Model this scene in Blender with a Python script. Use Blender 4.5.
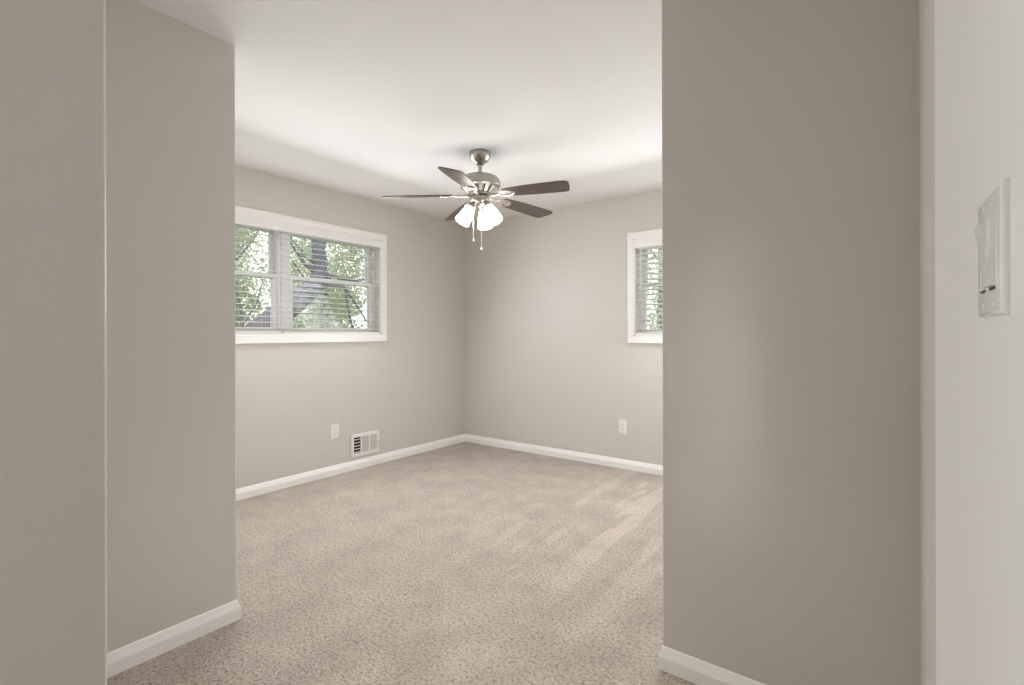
import bpy, bmesh, math, random
import numpy as np
from mathutils import Vector, Matrix

for o in list(bpy.data.objects):
    bpy.data.objects.remove(o)
S = bpy.context.scene
C = S.collection
R = math.radians

# ------------------------------------------------------------------ camera
CAM_H = 1.21257
FPX = 495.677
cam = bpy.data.cameras.new('camera')
cam.sensor_width = 36.0
cam.sensor_fit = 'HORIZONTAL'
cam.lens = FPX * 36.0 / 1024.0
cam.shift_y = -(342.5 - 333.42) / 1024.0
cam.clip_start = 0.01
cam.clip_end = 200
camo = bpy.data.objects.new('camera', cam)
C.objects.link(camo)
YAW = 0.64192
camo.matrix_world = (Matrix.Translation((0, 0, CAM_H)) @ Matrix.Rotation(YAW, 4, 'Z')
                     @ Matrix.Rotation(math.pi / 2, 4, 'X') @ Matrix.Rotation(-0.00239, 4, 'Z'))
S.camera = camo

# ------------------------------------------------------------------ world, light, exposure
S.view_settings.view_transform = 'Standard'
S.view_settings.look = 'None'
S.view_settings.exposure = 0.0
S.view_settings.gamma = 1.0
S.view_settings.use_curve_mapping = False
S.cycles.max_bounces = 14
S.cycles.diffuse_bounces = 8
S.cycles.glossy_bounces = 4
S.cycles.transparent_max_bounces = 16
S.cycles.sample_clamp_indirect = 8.0
S.cycles.caustics_reflective = False
S.cycles.caustics_refractive = False

SKY = 2.30         # overcast sky radiance
FAN = 12.5         # radiance of the lit frosted lamp shades
BULB = 48.0       # radiance of the bulbs in them
HALL_FILL = 2.5        # added fill lamp under the hall ceiling, behind the camera (W)
HALL_END_FILL = 7.0    # added upright fill at the hall end, for partition and carpet (W)
ENTRY_FILL = 3.2        # added fill over the entry, above the frame, brightens the near carpet (W)
SIDE_FILL = 13.0        # added fill lamp off the hall, brightens the right wall (W)
DAY_L, DAY_B = 31.0, 27.0   # daylight entering by the two windows (W)

w = bpy.data.worlds.new('overcast_sky')
S.world = w
w.use_nodes = True
nt = w.node_tree
bg = nt.nodes['Background']
bg.inputs['Strength'].default_value = SKY
tc = nt.nodes.new('ShaderNodeTexCoord')
sx = nt.nodes.new('ShaderNodeSeparateXYZ')
rp = nt.nodes.new('ShaderNodeValToRGB')
rp.color_ramp.elements[0].position = 0.0
rp.color_ramp.elements[0].color = (1.0, 0.99, 0.97, 1)
rp.color_ramp.elements[1].position = 0.6
rp.color_ramp.elements[1].color = (0.88, 0.94, 1.0, 1)
nt.links.new(tc.outputs['Generated'], sx.inputs[0])
nt.links.new(sx.outputs['Z'], rp.inputs[0])
nt.links.new(rp.outputs[0], bg.inputs['Color'])


def area(name, loc, rot, sx_, sy_, power, col=(1, 1, 1), portal=False, spread=None):
    l = bpy.data.lights.new(name, 'AREA')
    l.shape = 'RECTANGLE'
    l.size, l.size_y = sx_, sy_
    l.energy = power
    l.color = col
    if portal:
        l.cycles.is_portal = True
    if spread:
        l.spread = spread
    o = bpy.data.objects.new(name, l)
    C.objects.link(o)
    o.location = loc
    o.rotation_euler = rot
    return o


# the plan (metres; the camera stands at x = y = 0)
XL, YB, ZC = -3.776, 4.153, 2.44          # window wall, far wall, ceiling
XP, YP = -2.204, 0.985                    # corner of the closet block on the left
XQ, YQ = -0.638, 1.761                    # corner of the closet block on the right
XR = 0.0818                               # hall wall on the right
XH, YH = -1.005, 0.2505                   # end of the hall wall on the left
LW = dict(a=1.185, b=2.995, z0=1.203, z1=2.09)     # left window opening (along y)
BW = dict(a=-1.758, b=-0.80, z0=1.186, z1=2.045)   # back window opening (along x)

area('window_portal', (XL - 0.19, (LW['a'] + LW['b']) / 2, (LW['z0'] + LW['z1']) / 2), (0, R(-90), 0),
     LW['z1'] - LW['z0'], LW['b'] - LW['a'], 1, portal=True)
area('window_portal', ((BW['a'] + BW['b']) / 2, YB + 0.19, (BW['z0'] + BW['z1']) / 2), (R(-90), 0, 0),
     BW['b'] - BW['a'], BW['z1'] - BW['z0'], 1, portal=True)
area('window_daylight', (XL + 0.235, (LW['a'] + LW['b']) / 2, (LW['z0'] + LW['z1']) / 2), (0, R(-62), 0),
     LW['z1'] - LW['z0'] - 0.06, LW['b'] - LW['a'] - 0.06, DAY_L, (0.93, 0.965, 1.0), spread=R(179))
area('window_daylight', ((BW['a'] + BW['b']) / 2, YB - 0.235, (BW['z0'] + BW['z1']) / 2), (R(-62), 0, 0),
     BW['b'] - BW['a'] - 0.06, BW['z1'] - BW['z0'] - 0.06, DAY_B, (0.93, 0.965, 1.0), spread=R(179))
# added level fill at each window, evens out the ceiling beside it
area('window_level_fill', (XL + 0.03, (LW['a'] + LW['b']) / 2, (LW['z0'] + LW['z1']) / 2), (0, R(-90), 0),
     LW['z1'] - LW['z0'] - 0.06, LW['b'] - LW['a'] - 0.06, DAY_L * 0.19, (0.95, 0.975, 1.0))
area('window_level_fill', ((BW['a'] + BW['b']) / 2, YB - 0.03, (BW['z0'] + BW['z1']) / 2), (R(-90), 0, 0),
     BW['b'] - BW['a'] - 0.06, BW['z1'] - BW['z0'] - 0.06, DAY_B * 0.16, (0.95, 0.975, 1.0))
area('entry_fill', (-1.15, 1.25, 2.42), (0, 0, 0), 0.30, 0.30, ENTRY_FILL, (1.0, 0.975, 0.92), spread=R(78))  # this and those below: added fill lamps without fixtures
area('hall_fill', (-0.88, -1.9, 2.42), (0, 0, 0), 0.22, 0.35, HALL_FILL, (1.0, 0.98, 0.90))
area('hall_end_fill', (-0.88, -2.58, 0.85), (R(90), 0, 0), 0.20, 1.5, HALL_END_FILL, (1.0, 0.985, 0.94))
area('side_room_fill', (-2.12, -0.50, 1.65), (0, R(-90), 0), 1.0, 0.55, SIDE_FILL, (0.97, 0.98, 1.0))


# added narrow-beam lamp that makes the soft upright strip on the partition
gap = area('partition_strip_fill', (-0.86, -2.45, 1.06), (0, 0, 0), 0.13, 0.95, 0.058, (0.97, 0.98, 1.0), spread=R(5))
gap.rotation_euler = (Vector((-0.43, 1.761, 1.03)) - gap.location).to_track_quat('-Z', 'Y').to_euler()


# ------------------------------------------------------------------ materials
def nodes(m):
    m.use_nodes = True
    return m.node_tree.nodes, m.node_tree.links, m.node_tree.nodes['Principled BSDF']


def mat(name, col, rough=0.5, metal=0.0, spec=0.5, bump=None, var=None, coat=0.0):
    """bump = (scale, strength, distance); var = (scale, amount) soft colour variation"""
    m = bpy.data.materials.new(name)
    n, l, p = nodes(m)
    p.inputs['Base Color'].default_value = (*col, 1)
    p.inputs['Roughness'].default_value = rough
    p.inputs['Metallic'].default_value = metal
    p.inputs['Specular IOR Level'].default_value = spec
    p.inputs['Coat Weight'].default_value = coat
    t = n.new('ShaderNodeTexCoord')
    if var:
        z = n.new('ShaderNodeTexNoise')
        z.inputs['Scale'].default_value = var[0]
        z.inputs['Detail'].default_value = 4
        l.new(t.outputs['Object'], z.inputs['Vector'])
        r = n.new('ShaderNodeMapRange')
        r.inputs['To Min'].default_value = 1 - var[1]
        r.inputs['To Max'].default_value = 1 + var[1]
        l.new(z.outputs['Fac'], r.inputs['Value'])
        v = n.new('ShaderNodeVectorMath')
        v.operation = 'SCALE'
        v.inputs[0].default_value = col
        l.new(r.outputs[0], v.inputs['Scale'])
        l.new(v.outputs[0], p.inputs['Base Color'])
    if bump:
        z = n.new('ShaderNodeTexNoise')
        z.inputs['Scale'].default_value = bump[0]
        z.inputs['Detail'].default_value = 3
        l.new(t.outputs['Object'], z.inputs['Vector'])
        b = n.new('ShaderNodeBump')
        b.inputs['Strength'].default_value = bump[1]
        b.inputs['Distance'].default_value = bump[2]
        l.new(z.outputs['Fac'], b.inputs['Height'])
        l.new(b.outputs[0], p.inputs['Normal'])
    return m


M = {}
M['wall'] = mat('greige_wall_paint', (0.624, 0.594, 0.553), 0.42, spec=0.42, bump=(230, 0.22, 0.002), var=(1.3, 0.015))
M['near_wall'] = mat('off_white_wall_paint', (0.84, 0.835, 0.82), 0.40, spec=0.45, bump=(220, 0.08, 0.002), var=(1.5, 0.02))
M['ceiling'] = mat('white_ceiling_paint', (0.790, 0.785, 0.780), 0.85, spec=0.2, bump=(180, 0.06, 0.002))
M['trim'] = mat('white_trim_paint', (0.88, 0.868, 0.85), 0.30, spec=0.5, bump=(40, 0.02, 0.002))
M['vinyl'] = mat('white_window_vinyl', (0.90, 0.905, 0.91), 0.35, bump=(60, 0.01, 0.001))
M['blind'] = mat('white_blind_slats', (0.86, 0.855, 0.845), 0.40, bump=(70, 0.02, 0.001))
M['cord'] = mat('white_cord', (0.78, 0.77, 0.75), 0.8, var=(300, 0.06))
M['plate'] = mat('white_plastic_plate', (0.83, 0.82, 0.79), 0.28, var=(20, 0.01))
M['switch'] = mat('glossy_white_switch', (0.80, 0.80, 0.785), 0.16, var=(20, 0.01))
M['slot'] = mat('dark_slot', (0.03, 0.027, 0.025), 0.7, var=(30, 0.1))
M['duct'] = mat('dark_duct_interior', (0.025, 0.022, 0.02), 0.8, var=(30, 0.1))
M['register'] = mat('white_register_enamel', (0.80, 0.78, 0.75), 0.35, var=(20, 0.01))
M['screw'] = mat('painted_screw', (0.74, 0.73, 0.71), 0.3, metal=0.3, var=(80, 0.03))
M['nickel'] = mat('brushed_nickel', (0.43, 0.40, 0.365), 0.30, metal=1.0, bump=(90, 0.03, 0.001), var=(12, 0.05))
M['nickel_light'] = mat('satin_nickel_bracket', (0.56, 0.53, 0.49), 0.36, metal=0.85, var=(20, 0.04))
M['nickel_dark'] = mat('dark_nickel_collar', (0.16, 0.14, 0.12), 0.4, metal=0.8, var=(20, 0.05))
M['chain'] = mat('pull_chain_metal', (0.80, 0.77, 0.72), 0.35, metal=0.5, var=(200, 0.1))
M['bark'] = mat('grey_bark', (0.17, 0.155, 0.175), 0.9, bump=(18, 0.6, 0.03), var=(6, 0.30))
M['lawn'] = mat('lawn', (0.10, 0.16, 0.05), 0.9, bump=(30, 0.5, 0.03), var=(2.0, 0.3))


def leaf_mat(name, col):
    m = mat(name, col, 0.5, var=(1.2, 0.35))
    n, l, p = m.node_tree.nodes, m.node_tree.links, m.node_tree.nodes['Principled BSDF']
    tr = n.new('ShaderNodeBsdfTranslucent')
    tr.inputs[0].default_value = (col[0] * 1.25, col[1] * 1.3, col[2] * 0.9, 1)
    mx = n.new('ShaderNodeMixShader')
    mx.inputs[0].default_value = 0.45
    l.new(p.outputs[0], mx.inputs[1])
    l.new(tr.outputs[0], mx.inputs[2])
    l.new(mx.outputs[0], n['Material Output'].inputs['Surface'])
    return m


M['leaf_a'] = leaf_mat('pale_green_leaves', (0.48, 0.50, 0.42))
M['leaf_b'] = leaf_mat('mid_green_leaves', (0.40, 0.43, 0.36))
M['leaf_c'] = leaf_mat('yellow_green_leaves', (0.54, 0.555, 0.44))

# blade veneer: dark walnut, grain along the blade
m = bpy.data.materials.new('dark_walnut_blade')
n, l, p = nodes(m)
t = n.new('ShaderNodeTexCoord')
mp = n.new('ShaderNodeMapping')
mp.inputs['Scale'].default_value = (3, 60, 60)
z = n.new('ShaderNodeTexNoise')
z.inputs['Scale'].default_value = 3
z.inputs['Detail'].default_value = 6
rr = n.new('ShaderNodeValToRGB')
rr.color_ramp.elements[0].position = 0.3
rr.color_ramp.elements[0].color = (0.050, 0.036, 0.028, 1)
rr.color_ramp.elements[1].position = 0.7
rr.color_ramp.elements[1].color = (0.115, 0.085, 0.068, 1)
l.new(t.outputs['Object'], mp.inputs[0])
l.new(mp.outputs[0], z.inputs['Vector'])
l.new(z.outputs['Fac'], rr.inputs[0])
l.new(rr.outputs[0], p.inputs['Base Color'])
p.inputs['Roughness'].default_value = 0.38
M['blade'] = m

# lit frosted glass of the fan lamps
m = bpy.data.materials.new('lit_frosted_glass')
n, l, p = nodes(m)
p.inputs['Base Color'].default_value = (0.9, 0.88, 0.84, 1)
p.inputs['Roughness'].default_value = 0.35
t = n.new('ShaderNodeTexCoord')
z = n.new('ShaderNodeTexNoise')
z.inputs['Scale'].default_value = 14
l.new(t.outputs['Object'], z.inputs['Vector'])
r = n.new('ShaderNodeMapRange')
r.inputs['To Min'].default_value = FAN * 0.9
r.inputs['To Max'].default_value = FAN * 1.1
l.new(z.outputs['Fac'], r.inputs['Value'])
p.inputs['Emission Color'].default_value = (1.0, 0.93, 0.85, 1)
l.new(r.outputs[0], p.inputs['Emission Strength'])
M['shade'] = m

m2 = M['shade'].copy()
m2.name = 'lit_bulb'
for q_ in m2.node_tree.nodes:
    if q_.type == 'MAP_RANGE':
        q_.inputs['To Min'].default_value = BULB * 0.95
        q_.inputs['To Max'].default_value = BULB * 1.05
M['bulb'] = m2

# window glass
m = bpy.data.materials.new('window_glass')
n, l, p = nodes(m)
n.remove(p)
ta = n.new('ShaderNodeBsdfTransparent')
ta.inputs[0].default_value = (0.95, 0.97, 0.96, 1)
gl = n.new('ShaderNodeBsdfGlossy')
gl.inputs['Roughness'].default_value = 0.03
fr = n.new('ShaderNodeFresnel')
fr.inputs['IOR'].default_value = 1.25
mx = n.new('ShaderNodeMixShader')
l.new(fr.outputs[0], mx.inputs[0])
l.new(ta.outputs[0], mx.inputs[1])
l.new(gl.outputs[0], mx.inputs[2])
l.new(mx.outputs[0], n['Material Output'].inputs['Surface'])
M['glass'] = m

# carpet: twisted cut pile, speckled beige, with vacuum strokes
m = bpy.data.materials.new('speckled_beige_carpet')
n, l, p = nodes(m)
t = n.new('ShaderNodeTexCoord')
vo = n.new('ShaderNodeTexVoronoi')
vo.inputs['Scale'].default_value = 120
nz = n.new('ShaderNodeTexNoise')
nz.inputs['Scale'].default_value = 76
nz.inputs['Detail'].default_value = 6
nz.inputs['Roughness'].default_value = 0.74
big = n.new('ShaderNodeTexNoise')
big.inputs['Scale'].default_value = 4.5
big.inputs['Detail'].default_value = 5
big.inputs['Roughness'].default_value = 0.62
for q in (vo, nz, big):
    l.new(t.outputs['Object'], q.inputs['Vector'])
ramp = n.new('ShaderNodeValToRGB')
e = ramp.color_ramp.elements
e[0].position = 0.34
e[0].color = (0.104, 0.081, 0.064, 1)
e[1].position = 0.57
e[1].color = (0.500, 0.435, 0.376, 1)
k = ramp.color_ramp.elements.new(0.44)
k.color = (0.358, 0.305, 0.257, 1)
l.new(nz.outputs['Fac'], ramp.inputs[0])
# nap lay: long strokes of the vacuum along the room, strongest at the right
mp = n.new('ShaderNodeMapping')
mp.inputs['Rotation'].default_value = (0, 0, R(-14))
mp.inputs['Scale'].default_value = (4.6, 0.75, 1)
st = n.new('ShaderNodeTexNoise')
st.inputs['Scale'].default_value = 1.6
st.inputs['Detail'].default_value = 2.5
st.inputs['Roughness'].default_value = 0.45
l.new(t.outputs['Object'], mp.inputs[0])
l.new(mp.outputs[0], st.inputs['Vector'])
sr = n.new('ShaderNodeMapRange')
sr.interpolation_type = 'SMOOTHSTEP'
sr.inputs['From Min'].default_value = 0.51
sr.inputs['From Max'].default_value = 0.565
l.new(st.outputs['Fac'], sr.inputs['Value'])
xyz = n.new('ShaderNodeSeparateXYZ')
l.new(t.outputs['Object'], xyz.inputs[0])
xm = n.new('ShaderNodeMapRange')
xm.interpolation_type = 'SMOOTHSTEP'
xm.inputs['From Min'].default_value = -2.3
xm.inputs['From Max'].default_value = -1.2
xm.inputs['To Min'].default_value = 0.12
xm.inputs['To Max'].default_value = 1.0
l.new(xyz.outputs['X'], xm.inputs['Value'])
ym = n.new('ShaderNodeMapRange')
ym.interpolation_type = 'SMOOTHSTEP'
ym.inputs['From Min'].default_value = 1.7
ym.inputs['From Max'].default_value = 2.5
ym.inputs['To Min'].default_value = 0.25
ym.inputs['To Max'].default_value = 1.0
l.new(xyz.outputs['Y'], ym.inputs['Value'])
xy = n.new('ShaderNodeMath')
xy.operation = 'MULTIPLY'
l.new(xm.outputs[0], xy.inputs[0])
l.new(ym.outputs[0], xy.inputs[1])
ml = n.new('ShaderNodeMath')
ml.operation = 'MULTIPLY'
l.new(sr.outputs[0], ml.inputs[0])
l.new(xy.outputs[0], ml.inputs[1])
b1 = n.new('ShaderNodeMapRange')
b1.inputs['From Min'].default_value = 0.3
b1.inputs['From Max'].default_value = 0.7
b1.inputs['To Min'].default_value = 0.84
b1.inputs['To Max'].default_value = 1.10
l.new(big.outputs['Fac'], b1.inputs['Value'])
b2 = n.new('ShaderNodeMath')
b2.operation = 'MULTIPLY_ADD'
b2.inputs[1].default_value = 0.22
l.new(ml.outputs[0], b2.inputs[0])
l.new(b1.outputs[0], b2.inputs[2])
vs = n.new('ShaderNodeVectorMath')
vs.operation = 'SCALE'
l.new(ramp.outputs[0], vs.inputs[0])
l.new(b2.outputs[0], vs.inputs['Scale'])
l.new(vs.outputs[0], p.inputs['Base Color'])
p.inputs['Roughness'].default_value = 0.95
p.inputs['Specular IOR Level'].default_value = 0.1
p.inputs['Sheen Weight'].default_value = 0.15
bp = n.new('ShaderNodeBump')
bp.inputs['Strength'].default_value = 0.65
bp.inputs['Distance'].default_value = 0.008
ad = n.new('ShaderNodeMath')
ad.operation = 'SUBTRACT'
l.new(nz.outputs['Fac'], ad.inputs[0])
l.new(vo.outputs['Distance'], ad.inputs[1])
l.new(ad.outputs[0], bp.inputs['Height'])
l.new(bp.outputs[0], p.inputs['Normal'])
M['carpet'] = m


# ------------------------------------------------------------------ mesh helpers
def obj(name, bm, m, parent=None, kind=None, smooth=False, recalc=True):
    if recalc:
        bmesh.ops.recalc_face_normals(bm, faces=bm.faces)
    me = bpy.data.meshes.new(name)
    bm.to_mesh(me)
    bm.free()
    ms = m if isinstance(m, (list, tuple)) else [m]
    for q in ms:
        me.materials.append(q)
    if smooth:
        for f in me.polygons:
            f.use_smooth = True
        me.set_sharp_from_angle(angle=R(38))
    o = bpy.data.objects.new(name, me)
    C.objects.link(o)
    if parent:
        o.parent = parent
    if kind:
        o['kind'] = kind
    return o


def empty(name, loc=(0, 0, 0), label=None, cat=None, group=None, kind=None, rz=0):
    o = bpy.data.objects.new(name, None)
    o.empty_display_size = 0.1
    C.objects.link(o)
    o.location = loc
    o.rotation_euler = (0, 0, rz)
    tag(o, label, cat, group, kind)
    return o


def tag(o, label=None, cat=None, group=None, kind=None):
    if label:
        o['label'] = label
    if cat:
        o['category'] = cat
    if group:
        o['group'] = group
    if kind:
        o['kind'] = kind
    return o


def copy_thing(o, parent=None):
    c = o.copy()
    C.objects.link(c)
    if parent:
        c.parent = parent
    for ch in list(o.children):
        copy_thing(ch, c)
    return c


def add_box(bm, lo, hi, bev=0.0, seg=2, M_=None, edges=None):
    r = bmesh.ops.create_cube(bm, size=1.0)
    vs = r['verts']
    for v in vs:
        v.co = Vector([lo[i] + (v.co[i] + 0.5) * (hi[i] - lo[i]) for i in range(3)])
    geo = set(vs)
    if bev > 0:
        es = list({e for v in vs for e in v.link_edges})
        if edges == 'z':
            es = [e for e in es if abs(e.verts[0].co.z - e.verts[1].co.z) > 1e-6]
        bb = bmesh.ops.bevel(bm, geom=es, offset=bev, segments=seg, affect='EDGES', profile=0.5)
        geo = {v for v in geo if v.is_valid} | set(bb['verts'])
    if M_ is not None:
        for v in geo:
            v.co = M_ @ v.co
    return geo


def box(lo, hi, bev=0.0, seg=2):
    bm = bmesh.new()
    add_box(bm, lo, hi, bev, seg)
    return bm


def round_poly(pts, rad):
    """pts: list of (x, y, rounded?) in order -> list of (x, y) with rounded corners"""
    out = []
    N = len(pts)
    for i, q in enumerate(pts):
        p0 = Vector(q[:2])
        if not q[2]:
            out.append(tuple(p0))
            continue
        a = (Vector(pts[i - 1][:2]) - p0).normalized()
        b = (Vector(pts[(i + 1) % N][:2]) - p0).normalized()
        rd = rad if q[2] is True else q[2]
        c = p0 + (a + b) * rd
        for k in range(6):
            f = k / 5 * math.pi / 2
            out.append(tuple(c - b * rd * math.cos(f) - a * rd * math.sin(f)))
    return out


def add_prism(bm, pts, z0, z1):
    lo = [bm.verts.new((x, y, z0)) for x, y in pts]
    hi = [bm.verts.new((x, y, z1)) for x, y in pts]
    N = len(pts)
    for i in range(N):
        j = (i + 1) % N
        bm.faces.new((lo[i], lo[j], hi[j], hi[i]))
    bm.faces.new(hi)
    bm.faces.new(lo[::-1])


def add_lathe(bm, prof, M_=None, seg=40):
    """prof: list of (r, z); revolved round z"""
    rings = []
    for r, z in prof:
        if r < 1e-6:
            rings.append([bm.verts.new((0, 0, z))])
        else:
            rings.append([bm.verts.new((r * math.cos(2 * math.pi * i / seg), r * math.sin(2 * math.pi * i / seg), z))
                          for i in range(seg)])
    for a, b in zip(rings, rings[1:]):
        for i in range(seg):
            j = (i + 1) % seg
            if len(a) == 1 and len(b) == 1:
                continue
            if len(a) == 1:
                bm.faces.new((a[0], b[j], b[i]))
            elif len(b) == 1:
                bm.faces.new((a[i], a[j], b[0]))
            else:
                bm.faces.new((a[i], a[j], b[j], b[i]))
    if M_ is not None:
        for ring in rings:
            for v in ring:
                v.co = M_ @ v.co
    return rings


def add_tube(bm, pts, rads, seg=8, closed=False):
    pts = [Vector(p) for p in pts]
    if not hasattr(rads, '__len__'):
        rads = [rads] * len(pts)
    rings = []
    N = len(pts)
    ref = Vector((0.3, 0.2, 0.93))
    for i, (p, r) in enumerate(zip(pts, rads)):
        if closed:
            d = pts[(i + 1) % N] - pts[i - 1]
        else:
            d = pts[min(i + 1, N - 1)] - pts[max(i - 1, 0)]
        d.normalize()
        u = d.cross(ref)
        if u.length < 1e-3:
            u = d.cross(Vector((1, 0, 0)))
        u.normalize()
        v = d.cross(u)
        rings.append([bm.verts.new(p + (u * math.cos(2 * math.pi * k / seg) + v * math.sin(2 * math.pi * k / seg)) * r)
                      for k in range(seg)])
    pairs = list(zip(rings, rings[1:]))
    if closed:
        pairs.append((rings[-1], rings[0]))
    for a, b in pairs:
        for k in range(seg):
            j = (k + 1) % seg
            bm.faces.new((a[k], a[j], b[j], b[k]))
    if not closed:
        bm.faces.new(rings[0][::-1])
        bm.faces.new(rings[-1])


def add_sweep(bm, path, prof, closed=False):
    """Sweep a profile (d, z) along a horizontal path; d is measured to the RIGHT of travel. Mitred corners."""
    P = [Vector(p) for p in path]
    N = len(P)
    rows = []
    for i in range(N):
        def nrm(a, b):
            t_ = (b - a).normalized()
            return Vector((t_.y, -t_.x))
        if i == 0:
            o = nrm(P[0], P[1])
        elif i == N - 1:
            o = nrm(P[-2], P[-1])
        else:
            a, b = nrm(P[i - 1], P[i]), nrm(P[i], P[i + 1])
            o = (a + b) / (1 + a.dot(b))
        rows.append([bm.verts.new((P[i].x + o.x * d, P[i].y + o.y * d, z)) for d, z in prof])
    K = len(prof)
    for a, b in zip(rows, rows[1:]):
        for k in range(K):
            j = (k + 1) % K
            bm.faces.new((a[k], a[j], b[j], b[k]))
    bm.faces.new(rows[0])
    bm.faces.new(rows[-1][::-1])


# ------------------------------------------------------------------ the shell
X0, X1, Y0, Y1 = XL - 0.18, 0.30, -2.75, YB + 0.18
obj('floor', box((X0, Y0, -0.10), (X1, Y1, 0.0)), M['carpet'], kind='structure')
obj('ceiling', box((X0, Y0, ZC), (X1, Y1, ZC + 0.12)), M['ceiling'], kind='structure')

bm = bmesh.new()                                   # window wall with its opening
a, b, z0, z1 = LW['a'], LW['b'], LW['z0'], LW['z1']
add_box(bm, (X0, YP - 0.1, 0), (XL, a, ZC))
add_box(bm, (X0, b, 0), (XL, Y1, ZC))
add_box(bm, (X0, a, 0), (XL, b, z0))
add_box(bm, (X0, a, z1), (XL, b, ZC))
obj('wall_left', bm, M['wall'], kind='structure')
bm = bmesh.new()                                   # far wall with its opening
a, b, z0, z1 = BW['a'], BW['b'], BW['z0'], BW['z1']
add_box(bm, (XL, YB, 0), (a, Y1, ZC))
add_box(bm, (b, YB, 0), (XQ + 0.1, Y1, ZC))
add_box(bm, (a, YB, 0), (b, Y1, z0))
add_box(bm, (a, YB, z1), (b, Y1, ZC))
obj('wall_back', bm, M['wall'], kind='structure')
bm = bmesh.new()                                   # closet block on the left of the opening
add_prism(bm, round_poly([(XL, YP, False), (XL, Y0, False), (XP, Y0, False), (XP, YP, True)], 0.003), 0, ZC)
obj('wall_closet', bm, M['wall'], kind='structure')
bm = bmesh.new()                                   # closet block on the right of the opening
add_prism(bm, round_poly([(XQ, YB, False), (XQ, YQ, True), (X1, YQ, False), (X1, YB, False)], 0.003), 0, ZC)
obj('wall_partition', bm, M['wall'], kind='structure')
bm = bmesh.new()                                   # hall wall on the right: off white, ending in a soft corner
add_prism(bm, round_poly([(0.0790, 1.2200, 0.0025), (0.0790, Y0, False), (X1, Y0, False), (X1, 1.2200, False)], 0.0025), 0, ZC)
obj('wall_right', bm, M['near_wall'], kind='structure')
obj('wall_corner', box((XR, 1.2200, 0), (X1, YQ, ZC)), M['wall'], kind='structure')
bm = bmesh.new()                                   # hall wall on the left with an unseen doorway, opened for the side fill lamp
add_prism(bm, round_poly([(XP, YH, False), (XP, 0.05, False), (XH, 0.05, False), (XH, YH, True)], 0.006), 0, ZC)
add_box(bm, (XP, -2.62, 0), (XH, -0.85, ZC))
add_box(bm, (XH - 0.12, -0.85, 2.03), (XH, 0.05, ZC))
obj('wall_hall', bm, M['wall'], kind='structure')
obj('wall_front', box((XH, Y0, 0), (XR, -2.62, ZC)), M['wall'], kind='structure')

BASE = [(0, 0), (0.0135, 0), (0.0135, 0.046), (0.0128, 0.0495), (0.0082, 0.064), (0.0042, 0.0785), (0.0028, 0.0815), (0, 0.0826)]


def baseboard(name, path):
    bm_ = bmesh.new()
    add_sweep(bm_, path, BASE)
    return obj(name, bm_, M['trim'], kind='structure')


baseboard('baseboard_left', [(XL, YP), (XL, YB), (XL + 0.0141, YB)][:2])
baseboard('baseboard_back', [(XL + 0.0005, YB), (XQ, YB)])
baseboard('baseboard_closet', [(XP, YH - 0.0), (XP, YP), (XL, YP)])
baseboard('baseboard_partition', [(XQ, YB), (XQ, YQ), (XR, YQ)])
baseboard('baseboard_hall', [(XH, 0.05), (XH, YH), (XP, YH)])
baseboard('baseboard_right', [(0.079, 1.205), (0.079, -2.6)])


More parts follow.
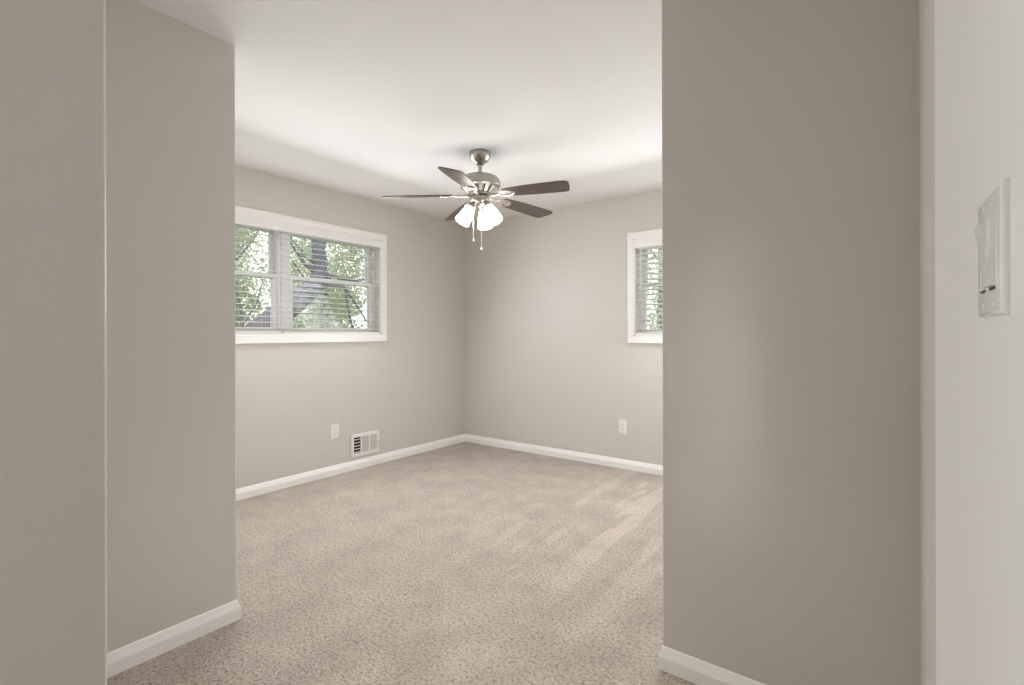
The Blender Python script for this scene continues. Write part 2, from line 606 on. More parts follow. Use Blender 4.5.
# ------------------------------------------------------------------ windows
def window(name, T, width, z0, z1, units, cas, cb, mz):
    """Built in local axes: u along the wall (0..width), v out of the room, z up. T maps (u, v, z) -> world."""
    root = empty(name, kind='structure')

    def ob(nm, bm_, m_, par=root):
        for v_ in bm_.verts:
            v_.co = T @ v_.co
        return obj(nm, bm_, m_, par)
    # casing: flat boards round the opening with a thin outer back band
    bm_ = bmesh.new()
    add_box(bm_, (-cas, -0.016, z0 - cb), (0, 0, z1 + cas), 0.003)
    add_box(bm_, (width, -0.016, z0 - cb), (width + cas, 0, z1 + cas), 0.003)
    add_box(bm_, (-cas, -0.0165, z1), (width + cas, 0, z1 + cas), 0.003)
    add_box(bm_, (-cas, -0.0165, z0 - cb), (width + cas, 0, z0), 0.003)
    add_box(bm_, (-cas, -0.020, z1 + cas - 0.014), (width + cas, 0, z1 + cas), 0.003)
    ob('casing', bm_, M['trim'])
    bm_ = bmesh.new()                              # jamb liner in the thickness of the wall
    t_ = 0.012
    add_box(bm_, (0, -0.012, z0), (t_, 0.17, z1))
    add_box(bm_, (width - t_, -0.012, z0), (width, 0.17, z1))
    add_box(bm_, (0, -0.012, z1 - t_), (width, 0.17, z1))
    add_box(bm_, (0, -0.012, z0), (width, 0.17, z0 + t_))
    ob('jamb', bm_, M['trim'])
    for (u0, u1) in units:
        bm_ = bmesh.new()                          # unit frame
        q = 0.026
        add_box(bm_, (u0, 0.075, z0 + t_), (u0 + q, 0.165, z1 - t_), 0.002)
        add_box(bm_, (u1 - q, 0.075, z0 + t_), (u1, 0.165, z1 - t_), 0.002)
        add_box(bm_, (u0, 0.075, z1 - t_ - q), (u1, 0.165, z1 - t_), 0.002)
        add_box(bm_, (u0, 0.075, z0 + t_), (u1, 0.165, z0 + t_ + 0.016), 0.002)
        ob('window_frame', bm_, M['vinyl'])
        for nm, v0, zz0, zz1 in (('lower_sash', 0.085, z0 + t_ + 0.014, mz + 0.018), ('upper_sash', 0.122, mz - 0.018, z1 - t_ - 0.02)):
            s = 0.036
            bm_ = bmesh.new()
            add_box(bm_, (u0 + q - 0.004, v0, zz0), (u0 + q + s, v0 + 0.032, zz1), 0.002)
            add_box(bm_, (u1 - q - s, v0, zz0), (u1 - q + 0.004, v0 + 0.032, zz1), 0.002)
            add_box(bm_, (u0 + q, v0 + 0.001, zz1 - s), (u1 - q, v0 + 0.031, zz1), 0.002)
            add_box(bm_, (u0 + q, v0 + 0.001, zz0), (u1 - q, v0 + 0.031, zz0 + s), 0.002)
            so = ob(nm, bm_, M['vinyl'])
            ob('pane', box((u0 + q + s - 0.004, v0 + 0.013, zz0 + s - 0.004), (u1 - q - s + 0.004, v0 + 0.019, zz1 - s + 0.004)), M['glass'], so)
            if nm == 'lower_sash':
                bm_ = bmesh.new()
                uc = (u0 + u1) / 2
                add_box(bm_, (uc - 0.03, v0 - 0.012, zz1 - 0.010), (uc + 0.03, v0 + 0.01, zz1 + 0.006), 0.003)
                ob('sash_lock', bm_, M['vinyl'], so)
    if len(units) > 1:
        um = (units[0][1] + units[1][0]) / 2
        hw = (units[1][0] - units[0][1]) / 2
        ob('mullion', box((um - hw, 0.07, z0 + t_), (um + hw, 0.17, z1 - t_), 0.002), M['vinyl'])
    return root


def blind(T, u0, u1, z0, z1, val, tilt, label, pitch=0.0445, wand_side=0):
    root = empty('window_blind', label=label, cat='blind', group='white horizontal window blinds')
    vc = 0.022                                     # slat centre depth in the opening

    def ob(nm, bm_, m_, par=root):
        for v_ in bm_.verts:
            v_.co = T @ v_.co
        return obj(nm, bm_, m_, par)
    bm_ = bmesh.new()                              # moulded valance: stepped crown shape
    zt = z1
    prof = [(0.030, zt), (-0.022, zt), (-0.022, zt - 0.010), (-0.019, zt - 0.016), (-0.019, zt - val * 0.45), (-0.0155, zt - val * 0.55),
            (-0.0155, zt - val * 0.80), (-0.019, zt - val * 0.88), (-0.019, zt - val), (-0.006, zt - val), (-0.006, zt - 0.012), (0.030, zt - 0.012)]
    ra = [bm_.verts.new((u0, v_, z_)) for v_, z_ in prof]
    rb = [bm_.verts.new((u1, v_, z_)) for v_, z_ in prof]
    for i in range(len(prof)):
        j = (i + 1) % len(prof)
        bm_.faces.new((ra[i], ra[j], rb[j], rb[i]))
    bm_.faces.new(ra)
    bm_.faces.new(rb[::-1])
    ob('valance', bm_, M['blind'])
    ob('headrail', box((u0 + 0.006, -0.004, z1 - 0.05), (u1 - 0.006, 0.05, z1 - 0.013), 0.002), M['blind'])
    zb = z0 + 0.005
    ob('bottom_rail', box((u0 + 0.004, vc - 0.026, zb), (u1 - 0.004, vc + 0.026, zb + 0.022), 0.005), M['blind'])
    bm_ = bmesh.new()
    nsl = int((z1 - val * 0.6 - zb - 0.03) / pitch)
    levels = []
    for i in range(nsl + 1):
        zc = zb + 0.045 + i * pitch
        if zc > z1 - 0.055:
            break
        levels.append(zc)
        rot = Matrix.Translation((0, vc, zc)) @ Matrix.Rotation(tilt, 4, 'X')
        # gently crowned slat
        K = 5
        row = []
        for sgn, th in ((1, 0.0014), (-1, -0.0014)):
            for k_ in range(K):
                s_ = -1 + 2 * k_ / (K - 1)
                if sgn < 0:
                    s_ = -s_
                row.append((s_ * 0.025, 0.0025 * (1 - s_ * s_) + th))
        A = [bm_.verts.new(rot @ Vector((u0 + 0.005, v_, z_))) for v_, z_ in row]
        B = [bm_.verts.new(rot @ Vector((u1 - 0.005, v_, z_))) for v_, z_ in row]
        for k_ in range(len(row)):
            j = (k_ + 1) % len(row)
            bm_.faces.new((A[k_], A[j], B[j], B[k_]))
        bm_.faces.new(A)
        bm_.faces.new(B[::-1])
    ob('slats', bm_, M['blind'])
    wd = u1 - u0
    for f in (0.16, 0.84):
        bm_ = bmesh.new()
        for v_ in (vc - 0.027, vc + 0.027):
            add_tube(bm_, [(u0 + wd * f, v_, zb + 0.01), (u0 + wd * f, v_, z1 - 0.05)], 0.0011, 5)
        for zc in levels:
            add_tube(bm_, [(u0 + wd * f, vc - 0.027, zc - 0.0035), (u0 + wd * f, vc + 0.027, zc - 0.0035)], 0.0007, 4)
        ob('ladder_cord', bm_, M['cord'])
    bm_ = bmesh.new()
    uw = u0 + 0.055 if wand_side == 0 else u1 - 0.055
    add_tube(bm_, [(uw, vc - 0.034, z1 - val * 1.0), (uw, vc - 0.036, z1 - 0.42)], 0.0035, 6)
    add_tube(bm_, [(uw, vc - 0.038, z1 - 0.42), (uw, vc - 0.038, z1 - 0.46)], [0.005, 0.004], 6)
    ob('tilt_wand', bm_, M['vinyl'])
    return root


# left window: u runs along +y, v runs along -x
TL = Matrix(((0, -1, 0, XL), (1, 0, 0, LW['a']), (0, 0, 1, 0), (0, 0, 0, 1)))
wl = LW['b'] - LW['a']
um = 2.0895 - LW['a']
window('window_1', TL, wl, LW['z0'], LW['z1'], [(0.012, um - 0.024), (um + 0.024, wl - 0.012)], 0.057, 0.062, 1.672)
blind(TL, 0.014, um - 0.0525, LW['z0'] + 0.006, LW['z1'] - 0.008, 0.066, R(5),
      'white horizontal blind in the near half of the wide window, left of its mullion', wand_side=1)
blind(TL, um - 0.0515, wl - 0.014, LW['z0'] + 0.001, LW['z1'] - 0.008, 0.066, R(5),
      'white horizontal blind in the right half of the wide window, before the leaning trunk')
# back window: u runs along +x, v runs along +y
TB = Matrix(((1, 0, 0, BW['a']), (0, 1, 0, YB), (0, 0, 1, 0), (0, 0, 0, 1)))
wb_ = BW['b'] - BW['a']
window('window_2', TB, wb_, BW['z0'], BW['z1'], [(0.012, wb_ - 0.012)], 0.055, 0.062, 1.642)
blind(TB, 0.014, wb_ - 0.014, BW['z0'] + 0.002, BW['z1'] - 0.008, 0.078, R(-12),
      'white horizontal blind in the small far wall window at the right')


# ------------------------------------------------------------------ outlets, register, light switch
def outlet(T, label):
    """local: u right, v out of the wall (towards the room), z up, centred"""
    root = empty('wall_outlet', label=label, cat='outlet', group='white duplex outlets on the far walls')

    def ob(nm, bm_, m_, par=root, sm=False):
        for v_ in bm_.verts:
            v_.co = T @ v_.co
        return obj(nm, bm_, m_, par, smooth=sm)
    ob('cover_plate', box((-0.040, 0.0, -0.0625), (0.040, 0.006, 0.0625), 0.004, 3), M['plate'])
    for s in (-1, 1):
        bm_ = bmesh.new()
        pts = []
        for i in range(24):
            a_ = 2 * math.pi * i / 24
            pts.append((0.0175 * math.cos(a_), max(-0.0135, min(0.0135, 0.0175 * math.sin(a_)))))
        lo_ = [bm_.verts.new((x_, 0.004, s * 0.0205 + y_)) for x_, y_ in pts]
        hi_ = [bm_.verts.new((x_ * 0.95, 0.0075, s * 0.0205 + y_ * 0.95)) for x_, y_ in pts]
        for i in range(24):
            j = (i + 1) % 24
            bm_.faces.new((lo_[i], lo_[j], hi_[j], hi_[i]))
        bm_.faces.new(hi_)
        f_ = ob('receptacle', bm_, M['plate'])
        bm_ = bmesh.new()
        add_box(bm_, (-0.0075, 0.0070, s * 0.0205 - 0.001), (-0.0055, 0.0078, s * 0.0205 + 0.008))
        add_box(bm_, (0.0055, 0.0070, s * 0.0205 - 0.001), (0.0075, 0.0078, s * 0.0205 + 0.007))
        add_box(bm_, (-0.0022, 0.0070, s * 0.0205 - 0.0095), (0.0022, 0.0078, s * 0.0205 - 0.0050))
        ob('slots', bm_, M['slot'], f_)
    bm_ = bmesh.new()
    add_lathe(bm_, [(0.0035, 0.005), (0.0035, 0.0068), (0.002, 0.0074), (0, 0.0074)], Matrix.Rotation(R(-90), 4, 'X'), 12)
    ob('screw', bm_, M['screw'], sm=True)
    return root


T1 = Matrix(((0, 1, 0, XL), (1, 0, 0, 2.5005), (0, 0, 1, 0.3745), (0, 0, 0, 1)))
outlet(T1, 'white duplex outlet on the window wall, left of the floor register')
T2 = Matrix(((1, 0, 0, -1.865), (0, -1, 0, YB), (0, 0, 1, 0.377), (0, 0, 0, 1)))
outlet(T2, 'white duplex outlet on the far wall below the small window')


def register():
    y0, y1, z0, z1 = 2.660, 2.964, 0.113, 0.314
    root = empty('wall_register', (XL, (y0 + y1) / 2, z0), 'white metal wall register with a dark louvre bank, above the baseboard', 'vent')
    T = Matrix.Translation((-XL, -(y0 + y1) / 2, -z0)) @ Matrix(((0, 1, 0, XL), (1, 0, 0, y0), (0, 0, 1, z0), (0, 0, 0, 1)))
    W, H = y1 - y0, z1 - z0

    def ob(nm, bm_, m_, par=root):
        for v_ in bm_.verts:
            v_.co = T @ v_.co
        return obj(nm, bm_, m_, par)
    bw, bh = 0.027, 0.030
    bm_ = bmesh.new()                              # face frame
    add_box(bm_, (0, 0, 0), (bw, 0.010, H), 0.003)
    add_box(bm_, (W - bw, 0, 0), (W, 0.010, H), 0.003)
    add_box(bm_, (0, 0, 0), (W, 0.0098, bh), 0.003)
    add_box(bm_, (0, 0, H - bh), (W, 0.0098, H), 0.003)
    iw = (W - 2 * bw)
    c1, c2 = bw + iw * 0.29, bw + iw * 0.65
    add_box(bm_, (c1, 0.001, bh), (c1 + 0.014, 0.0095, H - bh), 0.002)
    add_box(bm_, (c2, 0.001, bh), (c2 + 0.012, 0.0095, H - bh), 0.002)
    ob('face_frame', bm_, M['register'])
    ob('duct', box((bw - 0.004, 0.0003, bh - 0.004), (W - bw + 0.004, 0.0012, H - bh + 0.004)), M['duct'])
    bm_ = bmesh.new()                              # bank 1: horizontal louvres that open towards the floor
    n_ = 5
    for i in range(n_):
        zc = bh + (i + 0.35) * (H - 2 * bh) / n_
        rot = Matrix.Translation((0, 0.0055, zc)) @ Matrix.Rotation(R(-28), 4, 'X')
        add_box(bm_, (bw - 0.002, -0.0045, -0.0011), (c1 + 0.002, 0.0045, 0.0011), M_=rot)
    ob('louvre_bank', bm_, M['register'])
    for (p0, p1, ang) in ((c1 + 0.014, c2, 40), (c2 + 0.012, W - bw, 40)):
        bm_ = bmesh.new()                          # banks 2 and 3: upright louvres turned the other way
        n_ = max(4, int((p1 - p0) / 0.0105))
        for i in range(n_):
            uc = p0 + (i + 0.5) * (p1 - p0) / n_
            rot = Matrix.Translation((uc, 0.0050, 0)) @ Matrix.Rotation(R(-ang), 4, 'Z')
            add_box(bm_, (-0.0009, -0.0062, bh - 0.002), (0.0009, 0.0062, H - bh + 0.002), M_=rot)
        ob('louvre_bank', bm_, M['register'])
    bm_ = bmesh.new()
    add_box(bm_, (W - 0.016, 0.008, H * 0.46), (W - 0.010, 0.026, H * 0.54), 0.002)
    ob('damper_lever', bm_, M['screw'])
    for u_ in (0.012, W - 0.012):
        bm_ = bmesh.new()
        add_lathe(bm_, [(0.0045, 0.008), (0.0045, 0.0105), (0.002, 0.0118), (0, 0.0118)],
                  Matrix.Translation((u_, 0, H * 0.5 if u_ < 0.1 else H * 0.3)) @ Matrix.Rotation(R(-90), 4, 'X'), 10)
        ob('screw', bm_, M['screw'])
    return root


register()


def light_switch():
    yc, zc, xf = 0.5950, 1.2795, 0.0790
    root = empty('light_switch', (xf, yc, zc), 'white two rocker light switch plate on the near right wall', 'light switch')
    # local: u along +y (away from the camera), v towards the hall (-x), z up
    T = Matrix(((0, -1, 0, 0), (1, 0, 0, 0), (0, 0, 1, 0), (0, 0, 0, 1)))

    def ob(nm, bm_, m_, par=root, sm=False):
        for v_ in bm_.verts:
            v_.co = T @ v_.co
        return obj(nm, bm_, m_, par, smooth=sm)
    hw, hh = 0.058, 0.0530
    # plate with a pillowed edge, and two rocker openings
    bm_ = bmesh.new()
    add_box(bm_, (-hw, 0, -hh), (hw, 0.0053, hh))
    top = [v for v in bm_.verts if v.co.y > 0.004]
    tf = [f for f in bm_.faces if all(v.co.y > 0.004 for v in f.verts)]
    es = [e_ for e_ in tf[0].edges]
    bmesh.ops.bevel(bm_, geom=es, offset=0.0038, segments=4, affect='EDGES', profile=0.55)
    ob('cover_plate', bm_, M['switch'], sm=True)
    for i, uc in enumerate((-0.023, 0.023)):
        fr_ = bmesh.new()                          # rocker surround
        a_, b_ = 0.0170, 0.0335
        add_box(fr_, (uc - a_, 0.003, -b_), (uc - a_ + 0.0022, 0.0056, b_), 0.0005)
        add_box(fr_, (uc + a_ - 0.0022, 0.003, -b_), (uc + a_, 0.0056, b_), 0.0005)
        add_box(fr_, (uc - a_, 0.003, b_ - 0.0022), (uc + a_, 0.0055, b_), 0.0005)
        add_box(fr_, (uc - a_, 0.003, -b_), (uc + a_, 0.0055, -b_ + 0.0022), 0.0005)
        ob('rocker_frame', fr_, M['switch'])
        # rocker: a paddle with a kinked face, one end pressed in
        rk = bmesh.new()
        up = i == 0
        zs = [-0.0288, -0.001, 0.001, 0.0302]
        ds = [0.0100, 0.0066, 0.0064, 0.0046] if up else [0.0046, 0.0064, 0.0066, 0.0100]
        hw_ = 0.0146
        base = [[rk.verts.new((uc + s_ * hw_, 0.0035, z_)) for z_ in zs] for s_ in (-1, 1)]
        face = [[rk.verts.new((uc + s_ * (hw_ - 0.0005), d_, z_)) for z_, d_ in zip(zs, ds)] for s_ in (-1, 1)]
        for k_ in range(3):
            rk.faces.new((face[0][k_], face[1][k_], face[1][k_ + 1], face[0][k_ + 1]))
            for q in (0, 1):
                rk.faces.new((base[q][k_], base[q][k_ + 1], face[q][k_ + 1], face[q][k_]))
        for k_ in (0, 3):
            rk.faces.new((base[0][k_], base[1][k_], face[1][k_], face[0][k_]))
        ob('rocker', rk, M['switch'])
        ob('gap', box((uc - 0.0140, 0.0040, -0.0313), (uc + 0.0140, 0.00575, -0.0292)), M['slot'])  # solid dark strip, the shade below the rocker put into its colour
        for s_ in (-1, 1):
            bm_ = bmesh.new()
            add_lathe(bm_, [(0.0034, 0.003), (0.0034, 0.0050), (0.0026, 0.0056), (0, 0.0058)],
                      Matrix.Translation((uc, 0, s_ * 0.0440)) @ Matrix.Rotation(R(-90), 4, 'X'), 14)
            ob('screw', bm_, M['switch'], sm=True)
    return root


light_switch()


# ------------------------------------------------------------------ ceiling fan
def ceiling_fan():
    root = empty('ceiling_fan', (-2.186, 2.566, ZC), 'brushed nickel ceiling fan with five dark blades and lit glass shades', 'ceiling fan')
    fwd = Vector((-math.sin(YAW), math.cos(YAW), 0))
    rgt = Vector((math.cos(YAW), math.sin(YAW), 0))

    def axis(th):                                  # th = 0 points back to the hall, +90 to the right of it
        th = R(th)
        return rgt * math.sin(th) - fwd * math.cos(th)
    D = lambda z: z - ZC                           # world height -> local
    bm_ = bmesh.new()
    add_lathe(bm_, [(0, 0), (0.072, 0), (0.0745, -0.006), (0.0745, -0.022), (0.070, -0.036), (0.060, -0.052), (0.046, -0.066), (0.030, -0.074), (0.026, -0.078), (0, -0.078)])
    obj('canopy', bm_, M['nickel'], root, smooth=True)
    bm_ = bmesh.new()
    add_lathe(bm_, [(0, -0.074), (0.024, -0.074), (0.024, -0.084), (0.015, -0.087), (0, -0.087)], seg=24)
    obj('collar', bm_, M['nickel_dark'], root, smooth=True)
    bm_ = bmesh.new()
    add_lathe(bm_, [(0, -0.07), (0.0135, -0.07), (0.0135, -0.146), (0.021, -0.152), (0.021, -0.162), (0, -0.162)], seg=24)
    obj('downrod', bm_, M['nickel'], root, smooth=True)
    bm_ = bmesh.new()
    add_lathe(bm_, [(0, D(2.284)), (0.045, D(2.284)), (0.092, D(2.279)), (0.120, D(2.268)), (0.134, D(2.252)), (0.138, D(2.232)),
                    (0.138, D(2.212)), (0.134, D(2.208)), (0.134, D(2.202)), (0.124, D(2.196)), (0, D(2.196))], seg=56)
    obj('motor_housing', bm_, M['nickel'], root, smooth=True)
    bm_ = bmesh.new()
    add_lathe(bm_, [(0, D(2.197)), (0.104, D(2.197)), (0.074, D(2.163)), (0, D(2.163))], seg=40)
    vb = obj('vent_band', bm_, M['nickel_dark'], root, smooth=True)
    bm_ = bmesh.new()
    for i in range(15):
        a_ = 2 * math.pi * i / 15
        hw = 0.0135
        pts = [(0.122, D(2.1975), hw), (0.084, D(2.161), hw * 0.66), (0.068, D(2.161), hw * 0.66), (0.098, D(2.1975), hw)]
        rt = Matrix.Rotation(a_, 4, 'Z')
        A = [bm_.verts.new(rt @ Vector((r_, -h_, z_))) for r_, z_, h_ in pts]
        B = [bm_.verts.new(rt @ Vector((r_, h_, z_))) for r_, z_, h_ in pts]
        for k_ in range(4):
            j = (k_ + 1) % 4
            bm_.faces.new((A[k_], A[j], B[j], B[k_]))
        bm_.faces.new(A)
        bm_.faces.new(B[::-1])
    obj('vent_ribs', bm_, M['nickel_light'], vb)
    bm_ = bmesh.new()
    add_lathe(bm_, [(0, D(2.161)), (0.078, D(2.161)), (0.082, D(2.156)), (0.080, D(2.148)), (0.066, D(2.143)), (0, D(2.143))], seg=40)
    obj('flywheel', bm_, M['nickel'], root, smooth=True)
    bm_ = bmesh.new()                              # light kit bowl
    add_lathe(bm_, [(0, D(2.145)), (0.050, D(2.145)), (0.064, D(2.136)), (0.066, D(2.122)), (0.066, D(2.108)), (0.060, D(2.097)), (0.046, D(2.088)),
                    (0.026, D(2.080)), (0.014, D(2.076)), (0.010, D(2.066)), (0.0, D(2.064))], seg=40)
    obj('light_kit', bm_, M['nickel'], root, smooth=True)

    # blades: x outwards, tilted about their length
    def blade_outline():
        up = [(0.185, 0.030), (0.20, 0.047), (0.26, 0.056), (0.38, 0.064), (0.52, 0.069), (0.600, 0.070), (0.622, 0.067), (0.634, 0.058), (0.645, 0.030), (0.657, 0.0)]
        tip = (0.664, -0.030)
        dn = [(0.664, -0.048), (0.655, -0.060), (0.640, -0.066), (0.600, -0.069), (0.52, -0.068), (0.38, -0.064), (0.26, -0.056), (0.20, -0.047), (0.185, -0.030)]
        return up + [tip] + dn
    for k in range(5):
        th = -83.8 + 72 * k
        u = axis(th)
        tt = rgt * math.cos(R(th)) + fwd * math.sin(R(th))     # trailing side, hangs lower
        pitch = R(11)
        y_ = (tt * math.cos(pitch) - Vector((0, 0, 1)) * math.sin(pitch))
        droop = R(3.0)
        x_ = (u * math.cos(droop) - Vector((0, 0, 1)) * math.sin(droop)).normalized()
        z_ = x_.cross(y_).normalized()
        y_ = z_.cross(x_).normalized()
        Mx = Matrix(((x_.x, y_.x, z_.x, 0), (x_.y, y_.y, z_.y, 0), (x_.z, y_.z, z_.z, D(2.153)), (0, 0, 0, 1)))
        bm_ = bmesh.new()
        out = blade_outline()
        th_ = 0.003
        lo_ = [bm_.verts.new((x, y, -th_)) for x, y in out]
        hi_ = [bm_.verts.new((x, y, th_)) for x, y in out]
        for i in range(len(out)):
            j = (i + 1) % len(out)
            bm_.faces.new((lo_[i], lo_[j], hi_[j], hi_[i]))
        bm_.faces.new(hi_)
        bm_.faces.new(lo_[::-1])
        b_ = obj('blade', bm_, M['blade'], root)
        b_.matrix_local = Mx
        # bracket: arm from the flywheel that opens into a loop under the blade
        bm_ = bmesh.new()
        sgn = -1 if z_.z > 0 else 1                # underside
        zo = sgn * 0.0065
        add_tube(bm_, [(0.062, 0, zo), (0.10, 0.006, zo), (0.135, 0.004, zo), (0.160, 0, zo)], [0.012, 0.010, 0.009, 0.011], 10)
        ring = []
        for i in range(26):
            a_ = 2 * math.pi * i / 26
            ring.append((0.208 + 0.056 * math.cos(a_), 0.034 * math.sin(a_), zo))
        add_tube(bm_, ring, 0.0062, 8, closed=True)
        # plate with the screw bosses inside the loop
        add_box(bm_, (0.165, -0.011, zo - 0.0025), (0.262, 0.011, zo + 0.0025), 0.002)
        add_tube(bm_, [(0.188, -0.034, zo), (0.205, -0.012, zo)], 0.005, 8)
        add_tube(bm_, [(0.188, 0.034, zo), (0.205, 0.012, zo)], 0.005, 8)
        for (sx_, sy_) in ((0.185, 0), (0.238, 0), (0.212, 0.022), (0.212, -0.022)):
            add_lathe(bm_, [(0.0, zo + sgn * 0.006), (0.005, zo + sgn * 0.005), (0.006, zo), (0.006, -zo * 0.3)], Matrix.Translation((sx_, sy_, 0)), 10)
        obj('blade_bracket', bm_, M['nickel_light'], b_, smooth=True)

    # three lamps
    for th in (-70.5, 50.5, 170):
        u = axis(th)
        tilt = R(31)
        ax = (u * math.sin(tilt) - Vector((0, 0, 1)) * math.cos(tilt)).normalized()
        sd = ax.cross(Vector((0, 0, 1))).normalized()
        y_ = ax.cross(sd)
        o_ = u * 0.058 + rgt * 0.005 + Vector((0, 0, D(2.080)))
        Mx = Matrix(((sd.x, y_.x, ax.x, o_.x), (sd.y, y_.y, ax.y, o_.y), (sd.z, y_.z, ax.z, o_.z), (0, 0, 0, 1)))
        bm_ = bmesh.new()
        add_lathe(bm_, [(0, -0.020), (0.018, -0.020), (0.022, -0.006), (0.027, 0.006), (0.029, 0.022), (0.0275, 0.026), (0, 0.026)], Mx, 24)
        lk = obj('lamp_socket', bm_, M['nickel'], root, smooth=True)
        bm_ = bmesh.new()
        pr = [(0.022, 0.014), (0.027, 0.022), (0.034, 0.040), (0.040, 0.064), (0.0445, 0.090), (0.048, 0.116), (0.051, 0.136), (0.0525, 0.141)]
        inn = [(r_ - 0.003, z__) for r_, z__ in pr[::-1]]
        rg = add_lathe(bm_, pr + inn, Mx, 32)
        for i in range(32):
            j = (i + 1) % 32
            bm_.faces.new((rg[-1][i], rg[-1][j], rg[0][j], rg[0][i]))
        sh = obj('lamp_shade', bm_, M['shade'], root, smooth=True)
        sh['label'] = 'lit frosted glass shade'
        bm_ = bmesh.new()
        add_lathe(bm_, [(0, 0.020), (0.012, 0.022), (0.013, 0.040), (0.022, 0.060), (0.026, 0.078), (0.022, 0.096), (0.010, 0.106), (0, 0.108)], Mx, 20)
        obj('light_bulb', bm_, M['bulb'], sh, smooth=True)

    # two pull chains with fobs
    for th, r_, zt, zb in ((-62, 0.050, 2.098, 1.846), (20, 0.030, 2.085, 1.790)):
        u = axis(th) * r_
        bm_ = bmesh.new()
        nb = int((zt - zb) / 0.0075)
        for i in range(nb):
            zc = D(zt - i * (zt - zb) / nb)
            add_lathe(bm_, [(0, 0.0034), (0.0026, 0.0018), (0.0026, -0.0018), (0, -0.0034)], Matrix.Translation((u.x, u.y, zc)), 6)
        add_tube(bm_, [(u.x, u.y, D(zt)), (u.x, u.y, D(zb))], 0.0012, 5)
        ch = obj('pull_chain', bm_, M['chain'], root)
        bm_ = bmesh.new()
        add_lathe(bm_, [(0, 0.010), (0.003, 0.008), (0.0062, -0.004), (0.0062, -0.010), (0.003, -0.015), (0, -0.016)], Matrix.Translation((u.x, u.y, D(zb))), 12)
        obj('chain_fob', bm_, M['chain'], ch, smooth=True)
    return root


ceiling_fan()

# ------------------------------------------------------------------ outdoors
GZ = -0.9
bm = bmesh.new()
add_box(bm, (-40, -20, GZ - 0.2), (X0 - 0.02, 40, GZ))
add_box(bm, (X0 - 0.02, Y1 + 0.02, GZ - 0.2), (20, 40, GZ))
obj('ground', bm, M['lawn'], kind='structure')


def leaves(name, rng, blobs, count, size, m_, parent):
    """one leaf mass: count rhombic leaves scattered in ellipsoid blobs (centre, radii)"""
    wts = np.array([b_[1][0] * b_[1][1] * b_[1][2] for b_ in blobs]) ** 0.8
    pick = rng.choice(len(blobs), count, p=wts / wts.sum())
    cen = np.array([b_[0] for b_ in blobs])[pick]
    rad = np.array([b_[1] for b_ in blobs])[pick]
    d = rng.normal(size=(count, 3))
    d /= np.linalg.norm(d, axis=1)[:, None]
    r_ = rng.random(count) ** 0.45
    pos = cen + d * rad * r_[:, None]
    a_ = rng.normal(size=(count, 3))
    a_ /= np.linalg.norm(a_, axis=1)[:, None]
    b_ = rng.normal(size=(count, 3))
    b_ -= (b_ * a_).sum(1)[:, None] * a_
    b_ /= np.linalg.norm(b_, axis=1)[:, None]
    s_ = size * (0.6 + 0.8 * rng.random(count))[:, None]
    v_ = np.stack([pos - a_ * s_, pos - b_ * s_ * 0.45, pos + a_ * s_, pos + b_ * s_ * 0.45], 1).reshape(-1, 3)
    f_ = np.arange(count * 4).reshape(-1, 4)
    me = bpy.data.meshes.new(name)
    me.from_pydata(v_.tolist(), [], f_.tolist())
    me.materials.append(m_)
    o = bpy.data.objects.new(name, me)
    C.objects.link(o)
    o.parent = parent
    return o


def tree(name, base, trunk, branches, blobs, count, size, m_, seed, label, group=None):
    rng = np.random.default_rng(seed)
    root = empty(name, base, label, 'tree', group)
    B = Vector(base)
    bm_ = bmesh.new()
    add_tube(bm_, [Vector(p_) - B for p_, r_ in trunk], [r_ for p_, r_ in trunk], 12)
    obj('trunk', bm_, M['bark'], root, smooth=True)
    for br in branches:
        bm_ = bmesh.new()
        add_tube(bm_, [Vector(p_) - B for p_, r_ in br], [r_ for p_, r_ in br], 8)
        obj('branch', bm_, M['bark'], root, smooth=True)
    if blobs:
        leaves('foliage', rng, [((c_[0] - B.x, c_[1] - B.y, c_[2] - B.z), r_) for c_, r_ in blobs], count, size, m_, root)
    return root


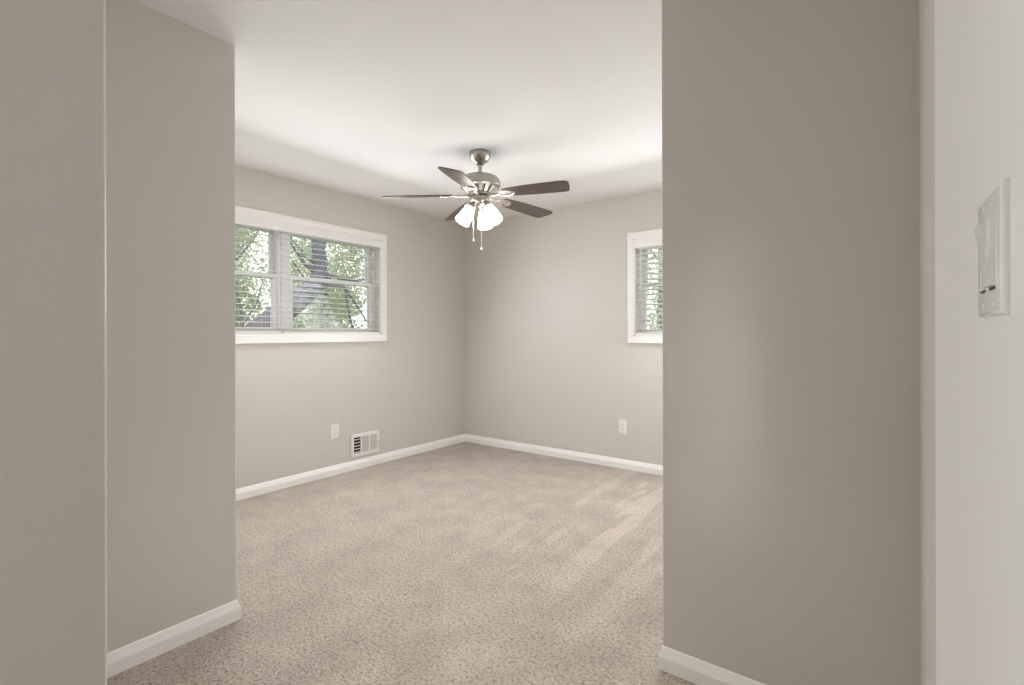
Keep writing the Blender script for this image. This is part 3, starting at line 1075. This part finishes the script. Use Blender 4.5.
# the leaning tree close to the wide window
tree('leaning_tree', (-8.0, 2.35, GZ),
     [((-8.0, 2.35, GZ), 0.30), ((-8.0, 2.75, -0.1), 0.27), ((-8.0, 3.35, 0.70), 0.25), ((-8.0, 3.90, 1.17), 0.24), ((-8.0, 4.30, 1.55), 0.205),
      ((-8.0, 4.68, 1.88), 0.19), ((-8.0, 4.95, 2.12), 0.155), ((-8.0, 5.03, 2.42), 0.122), ((-8.0, 4.98, 2.72), 0.115), ((-8.0, 5.08, 3.10), 0.11), ((-8.0, 5.30, 3.9), 0.10), ((-8.1, 5.4, 5.2), 0.08)],
     [[((-8.0, 4.86, 2.05), 0.10), ((-7.95, 5.15, 2.09), 0.050), ((-7.9, 5.45, 2.05), 0.026), ((-7.9, 5.62, 1.85), 0.020), ((-7.9, 5.80, 1.62), 0.017), ((-7.9, 6.05, 1.28), 0.013)],
      [((-7.9, 5.48, 2.03), 0.024), ((-7.9, 5.50, 1.75), 0.023), ((-7.9, 5.57, 1.45), 0.025), ((-7.9, 5.70, 1.1), 0.028)],
      [((-8.0, 5.0, 2.28), 0.08), ((-8.0, 5.30, 2.24), 0.045), ((-7.9, 5.65, 2.20), 0.032), ((-7.9, 6.2, 2.30), 0.022)],
      [((-8.0, 4.98, 2.30), 0.07), ((-8.05, 4.76, 2.42), 0.032), ((-8.1, 4.5, 2.80), 0.018), ((-8.2, 4.3, 3.3), 0.012)],
      [((-8.0, 3.60, 0.95), 0.04), ((-8.0, 3.68, 1.35), 0.020), ((-8.0, 3.62, 1.75), 0.015), ((-8.0, 3.50, 2.2), 0.010)],
      [((-8.0, 3.68, 1.35), 0.019), ((-8.0, 3.9, 1.70), 0.015), ((-8.0, 4.0, 2.1), 0.010)]],
     [((-8.1, 5.4, 4.6), (0.9, 1.6, 1.1)), ((-8.2, 4.1, 3.6), (0.8, 1.2, 0.8)), ((-8.1, 6.3, 3.3), (0.7, 0.9, 0.8))], 3000, 0.040, M['leaf_a'], 11,
     'leaning grey tree trunk with a crooked fork outside the wide window')

rng0 = np.random.default_rng(5)


def grove_tree(x, y, hgt, wid, m_, seed, label, group, count=9500, size=0.050):
    r_ = np.random.default_rng(seed)
    blobs = []
    for i in range(11):
        f = i / 10
        zc = GZ + hgt * (0.16 + 0.80 * f)
        ww = wid * (0.55 + 0.5 * math.sin(math.pi * min(1, f * 0.9 + 0.1)))
        blobs.append(((x + r_.normal() * wid * 0.30, y + r_.normal() * wid * 0.32, zc), (ww * 0.62, ww * 0.62, hgt * 0.13)))
    lean = r_.normal(size=2) * 0.25
    tr = [((x, y, GZ), 0.16), ((x + lean[0] * 0.4, y + lean[1] * 0.4, GZ + hgt * 0.35), 0.12), ((x + lean[0], y + lean[1], GZ + hgt * 0.7), 0.07), ((x + lean[0], y + lean[1], GZ + hgt * 0.92), 0.02)]
    br = []
    for i in range(4):
        a_ = r_.random() * 6.28
        zz = GZ + hgt * (0.25 + 0.13 * i)
        br.append([((x + lean[0] * 0.4, y + lean[1] * 0.4, zz), 0.045), ((x + math.cos(a_) * wid * 0.4, y + math.sin(a_) * wid * 0.4, zz + 0.35), 0.022),
                   ((x + math.cos(a_) * wid * 0.8, y + math.sin(a_) * wid * 0.8, zz + 0.9), 0.012)])
    return tree('leafy_tree', (x, y, GZ), tr, br, blobs, count, size, m_, seed, label, group)


G1 = 'trees beyond the wide window'
for i, (x, y, hh, ww, mk, lb) in enumerate([
        (-10.3, 4.3, 5.2, 1.15, 'leaf_b', 'darker green tree outside, behind the near half of the wide window'),
        (-10.7, 6.9, 5.6, 1.15, 'leaf_a', 'pale green tree outside, straight behind the leaning trunk'),
        (-10.3, 9.5, 5.2, 1.15, 'leaf_c', 'yellow green tree outside, right of the leaning trunk'),
        (-13.6, 8.4, 6.4, 1.25, 'leaf_a', 'tall pale tree outside, behind the gap right of the leaning trunk'),
        (-13.7, 5.4, 6.6, 1.25, 'leaf_b', 'tall far tree outside, seen past the mullion of the wide window'),
        (-16.8, 7.4, 7.4, 1.5, 'leaf_a', 'tallest farthest tree outside, filling the gaps behind the others in the wide window')]):
    grove_tree(x, y, hh, ww, M[mk], 20 + i, lb, G1)
G2 = 'trees beyond the small far wall window'
for i, (x, y, hh, ww, mk, lb) in enumerate([
        (-2.9, 9.6, 4.6, 1.2, 'leaf_a', 'green tree outside the small far wall window, the nearer one'),
        (-4.9, 13.5, 6.2, 1.3, 'leaf_a', 'pale green tree outside the small far wall window, the farther one')]):
    grove_tree(x, y, hh, ww, M[mk], 40 + i, lb, G2, 3200)
